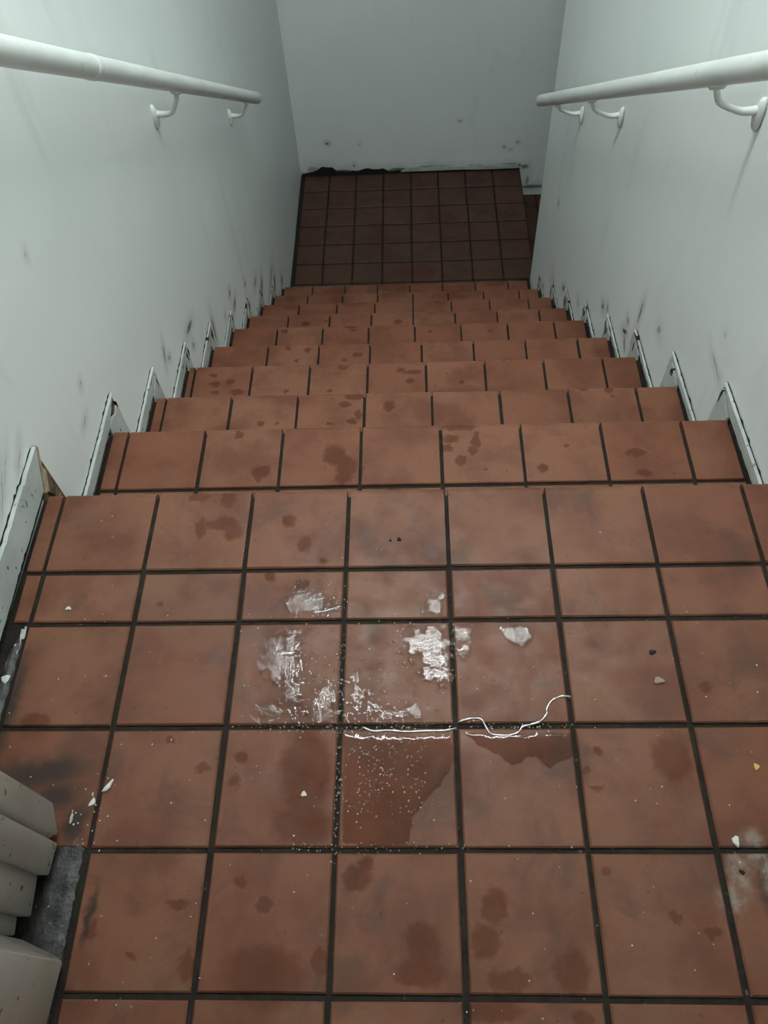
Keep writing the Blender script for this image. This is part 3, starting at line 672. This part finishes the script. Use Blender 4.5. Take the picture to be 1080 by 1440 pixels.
for i in range(60): dome(rd.uniform(.39, .48), rd.uniform(.49, .55), rd.uniform(.0006, .0018))
for i in range(60): dome(rd.uniform(.1, 1.1), rd.uniform(.0, .5), rd.uniform(.0005, .0014))
o = link('water_droplets', meshed('water_droplets', dv, dfc, True), M['drop'])
tag(o, 'tiny water droplets scattered over the wet landing tiles', 'water', kind='stuff')

# ------------------------------------------------------------------ crumbs and paint chips
CH = {'white': plain('chip_white', (0.60, 0.62, 0.58), .7), 'cream': plain('chip_cream', (0.62, 0.58, 0.45), .7), 'yellow': plain('chip_yellow', (0.55, 0.42, 0.10), .6),
      'black': plain('crumb_black', (0.012, 0.011, 0.010), .8), 'tan': plain('chip_tan', (0.30, 0.20, 0.14), .7)}
def chip(name, c, x, y, r, label, asp=1., ang=0., h=.0022):
    rc = random.Random(int(x*1e4)); v = []
    n = 9
    for (k, z) in ((.92, .0001), (1, h*.5), (.7, h)):
        for j in range(n):
            t = 2*math.pi*j/n; q = r*k*(1+.22*math.sin(3*t+x*50)+rc.uniform(-.08, .08)*0)
            px, py = q*math.cos(t), q*asp*math.sin(t)
            v.append((px*math.cos(ang)-py*math.sin(ang), px*math.sin(ang)+py*math.cos(ang), z))
    f = [list(range(n)), list(range(2*n, 3*n))]+[[i*n+j, i*n+(j+1) % n, (i+1)*n+(j+1) % n, (i+1)*n+j] for i in range(2) for j in range(n)]
    o = link(name, meshed(name, v, f), CH[c], None, (x, y, .0001)); tag(o, label, 'debris'); return o
chip('paint_chip', 'white', .985, .171, .0045, 'white paint chip at the far right, just above the grout line beside the dusty smear', 1.5)
chip('paint_chip', 'white', -.012, .393, .0065, 'rounded white lump on the grimy strip by the left wall', 1.)
chip('paint_chip', 'yellow', 1.033, .263, .0038, 'yellow chip on the tile at the far right edge', 1.2)
chip('paint_chip', 'cream', .436, .229, .0038, 'round cream chip on the wet tile left of centre', 1.)
chip('paint_chip', 'white', .171, .240, .0032, 'long white paint sliver right of the grout line near the door frame', 3.2, -.6)
chip('paint_chip', 'white', .154, .219, .0036, 'white paint chip on the grout line near the door frame', 1.7, -.5)
chip('crumb', 'black', .563, .622, .0032, 'larger black crumb on the nosing tile at the top of the stairs', 1.1)
chip('crumb', 'black', .549, .620, .0018, 'tiny black crumb left of the larger one at the top of the stairs', 1.1)
chip('crumb', 'black', .926, .426, .0055, 'black crumb on the tile right of the teardrop puddle', .6, .3)
chip('crumb', 'black', .984, .135, .0038, 'black crumb on the pale dusty smear at the far right', .7, -.5)
chip('paint_chip', 'white', .055, .506, .0045, 'white chip on the narrow cut tile at the left', .7)
chip('paint_chip', 'tan', .928, .383, .0075, 'tan flake below the black crumb on the right-hand tile', .7)
sv = list(); sf = list(); rs = random.Random(9)
for i in range(170):
    x, y, r = rs.uniform(.0, 1.12), rs.uniform(-.02, .70), rs.uniform(.0005, .0013)
    if y > .5 and rs.random() < .7: continue
    if x < .17 and y < .22: continue
    b = len(sv); a = rs.uniform(0, 6)
    for (k, z) in ((1, .0001), (.5, .0008)):
        for j in range(5): t = a+2*math.pi*j/5; sv.append((x+r*k*math.cos(t), y+r*k*math.sin(t), z))
    sf.append([b+j for j in range(5, 10)]); sf += [[b+j, b+(j+1) % 5, b+5+(j+1) % 5, b+5+j] for j in range(5)]
for i in range(26):
    x, y, r = rs.gauss(.155, .02), rs.gauss(.20, .03), rs.uniform(.0006, .0016); b = len(sv)
    for (k, z) in ((1, .0001), (.5, .001)):
        for j in range(5): t = 2*math.pi*j/5; sv.append((x+r*k*math.cos(t), y+r*k*math.sin(t), z))
    sf.append([b+j for j in range(5, 10)]); sf += [[b+j, b+(j+1) % 5, b+5+(j+1) % 5, b+5+j] for j in range(5)]
o = link('paint_specks', meshed('paint_specks', sv, sf), CH['white'], floor)
tag(o, 'fine white paint specks', kind='stuff')
